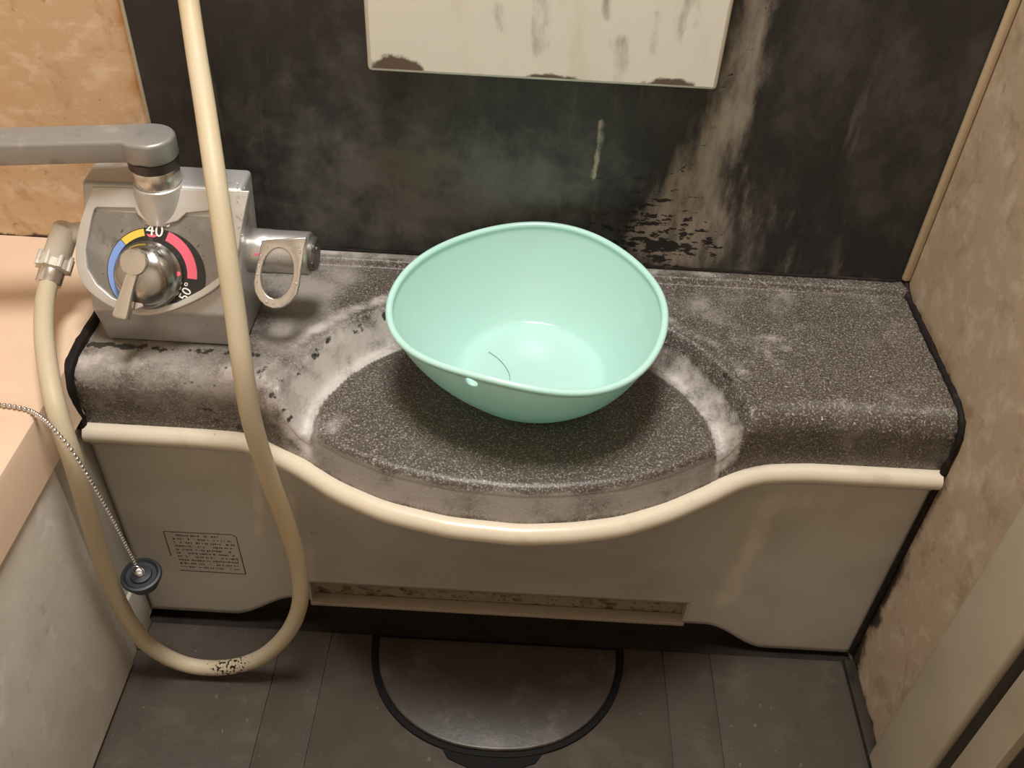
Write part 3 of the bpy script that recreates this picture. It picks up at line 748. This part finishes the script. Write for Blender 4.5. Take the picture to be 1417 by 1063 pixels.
# ------------------------------------------------------------------ bathtub
tb = empty('bathtub', (-.55, -.6, 0), 'peach bathtub with grey marbled apron left of the counter', 'bathtub')
bm = bmesh.new()
prof = [(-.1715, .339), (-.1720, .343), (-.1765, .385), (-.1785, .391), (-.1830, H-.0005), (-.34, H), (-.44, H-.001), (-.455, H-.006), (-.462, H-.02), (-.50, .10), (-.52, .06)]
ra, rb_ = [], []
for x, z in prof: ra.append(bm.verts.new((x, -.001, z))); rb_.append(bm.verts.new((x, -1.38, z)))
for i in range(len(prof)-1): bm.faces.new((ra[i], ra[i+1], rb_[i+1], rb_[i]))
bl = [bm.verts.new(v) for v in ((-.98, -.001, .06), (-.98, -1.38, .06), (-.98, -1.38, H), (-.98, -.001, H))]
bm.faces.new((ra[-1], bl[0], bl[1], rb_[-1])); bm.faces.new((bl[0], bl[3], bl[2], bl[1]))
e1 = [bm.verts.new((-.1850, yy, .339)) for yy in (-.001, -1.38)]
bm.faces.new((ra[0], rb_[0], e1[1], e1[0]))
add_box(bm, -.979, -.452, -.075, -.0012, .0605, H-.0004, .006); add_box(bm, -.979, -.92, -1.379, -.0012, .0605, H-.0004, .006)
obj('tub_rim', bm_mesh(bm), MT['tub'], tb, None)
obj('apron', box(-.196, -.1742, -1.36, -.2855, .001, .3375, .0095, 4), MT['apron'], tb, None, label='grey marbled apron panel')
obj('recess_side', box(-.2, -.1790, -.2855, -.01, .001, .338), MT['panel'], tb, False)
obj('tub_foot', box(-.1789, -.1735, -.272, -.2325, .001, .085, .0025, 3), MT['panel'], tb, None)

# ------------------------------------------------------------------ bath plug on its chain
CH_ = [Vector((-.462, -.235, H-.05)), Vector((-.458, -.236, H-.008)), Vector((-.446, -.237, H+.003)), un(-150, 548, 'z', H+.003), un(-80, 553, 'z', H+.003), un(-30, 556, 'z', H+.003), un(0, 560, 'z', H+.003), un(22, 563, 'z', H+.003), un(43, 569, 'z', H+.003), un(60, 580, 'y', -.300), un(78, 598, 'y', -.318), un(98, 622, 'y', -.329), un(120, 656, 'y', -.329), un(150, 708, 'y', -.322), un(172, 750, 'y', -.312), un(188, 781, 'y', -.304)]
pc = un(195, 795, 'y', -.300)
pg = empty('bath_plug', tuple(pc-Vector((0, 0, .012))), 'black rubber bath plug hanging on a steel ball chain', 'plug')
cp = catmull(CH_, 40)
bm = bmesh.new(); acc = 0; last = cp[0]; step = .0049
bmesh.ops.create_icosphere(bm, subdivisions=2, radius=.0021, matrix=Matrix.Translation(cp[0]))
for p in cp[1:]:
    acc += (p-last).length; last = p
    if acc >= step:
        acc -= step; bmesh.ops.create_icosphere(bm, subdivisions=2, radius=.0021, matrix=Matrix.Translation(p))
add_tube(bm, cp[::8], .0006, 6)
obj('ball_chain', bm_mesh(bm), MT['chrome'], pg, True, kind='stuff')
pn = Vector((.05, -.10, 1)).normalized()
obj('plug_body', lathe([(0, -.016), (.0150, -.016), (.0160, -.013), (.0165, -.006), (.0195, -.005), (.0205, -.002), (.0195, .0005), (.017, .001), (.0150, -.0012), (.0110, -.0012), (.0102, .0012), (.005, .002), (0, .002)], pc, pn, 44), MT['plugrub'], pg, None)
obj('plug_stud', lathe([(0, 0), (.0035, .001), (.0043, .004), (.0036, .007), (0, .0085)], pc, pn, 20), MT['white'], pg, None, label='pale stud in the plug centre')
lp = []
c0 = pc+Vector((0, -.001, .0085))
for k in range(20):
    a = 2*math.pi*k/20; lp.append(c0+Vector((math.cos(a)*.0055-.001, -.001, math.sin(a)*.0075)))
obj('chain_ring', tube(lp, .0007, 8, closed=True), MT['chrome'], pg)

# ------------------------------------------------------------------ drain cover in the floor
dcv = empty('drain_cover', (.247, -.30, 0), 'half-moon dark grey drain cover with black rim in the floor', 'drain cover')
DX, DY, DA, DB = .2475, -.2345, .152, .1455
def dshape(a, b, n=48, top=0.):
    pts = []
    for k in range(n+1):
        t = math.pi+math.pi*k/n; pts.append((DX+a*math.copysign(abs(math.cos(t))**.9, math.cos(t)), DY-top+(b-top)*math.copysign(abs(math.sin(t))**.92, math.sin(t))))
    return pts
FZ = lambda z: Matrix.Translation((0, 0, z))
obj('gasket', plate(FZ(.0035), [dshape(DA, DB)], .0033, .0008), MT['rubber'], dcv, None, label='black rubber rim')
obj('lid', plate(FZ(.0085), [dshape(DA-.0095, DB-.006, top=.005)], .006, .0022), MT['lid'], dcv, None)
nt_ = [(DX-.062, DY-.128), (DX-.048, DY-.149), (DX-.02, DY-.1600), (DX+.02, DY-.1600), (DX+.048, DY-.149), (DX+.064, DY-.126)]
obj('finger_notch', plate(FZ(.0022), [nt_], .002), MT['rubber'], dcv, None, label='black finger notch')

# ------------------------------------------------------------------ wall cabinet above
cb = empty('wall_cabinet', (.258, -.025, .63), 'white enamel wall cabinet with rust-chipped bottom edge on the black wall', 'cabinet')
C0, C1, CZ = .0985, .4185, .6295
RU = [(un(*p, 'y', -.05), a*1.05, b*1.5) for p, a, b in (((550, 97), .024, .0085), ((625, 112), .05, .0035), ((760, 114), .03, .0055), ((800, 119), .03, .004), ((925, 122), .024, .0065), ((700, 114), .09, .0016))]
SK = [((950, 0), (935, 85), .006), ((912, 20), (900, 70), .004), ((840, -10), (842, 20), .004), ((690, 5), (694, 40), .004), ((745, 0), (748, 60), .008), ((960, -10), (965, 30), .006), ((860, 60), (858, 110), .006)]
SK = [(un(*a, 'y', -.05), un(*b, 'y', -.05), w_*1.9) for a, b, w_ in SK]
def fn(u, v):
    x = C0+.004+u*(C1-C0-.008); z = CZ+.0035+v*.16
    ru = max(am*gauss(c.x, min(c.z, CZ+.004), x, z, a, b) for (c, a, b), am in zip(RU, (1.3, 1., 1.2, 1.2, 1.4, .8)))
    st = max(.85*math.exp(-(seg_d((x, z), (a.x, a.z), (b.x, b.z))[0]/w_)**2) for a, b, w_ in SK)
    return (x, -.0503, z), {'rust': ru, 'streak': st}
bm = bmesh.new(); add_box(bm, C0, C1, -.050, -.004, CZ, 1.25, .004, 3)
cbody = obj('cabinet_body', bm_mesh(bm), MT['cabinet'], cb, None)
obj('front_skin', grid(220, 90, fn, ('rust', 'streak')), MT['cabinet'], cb, label='stained enamel front with brown chips')
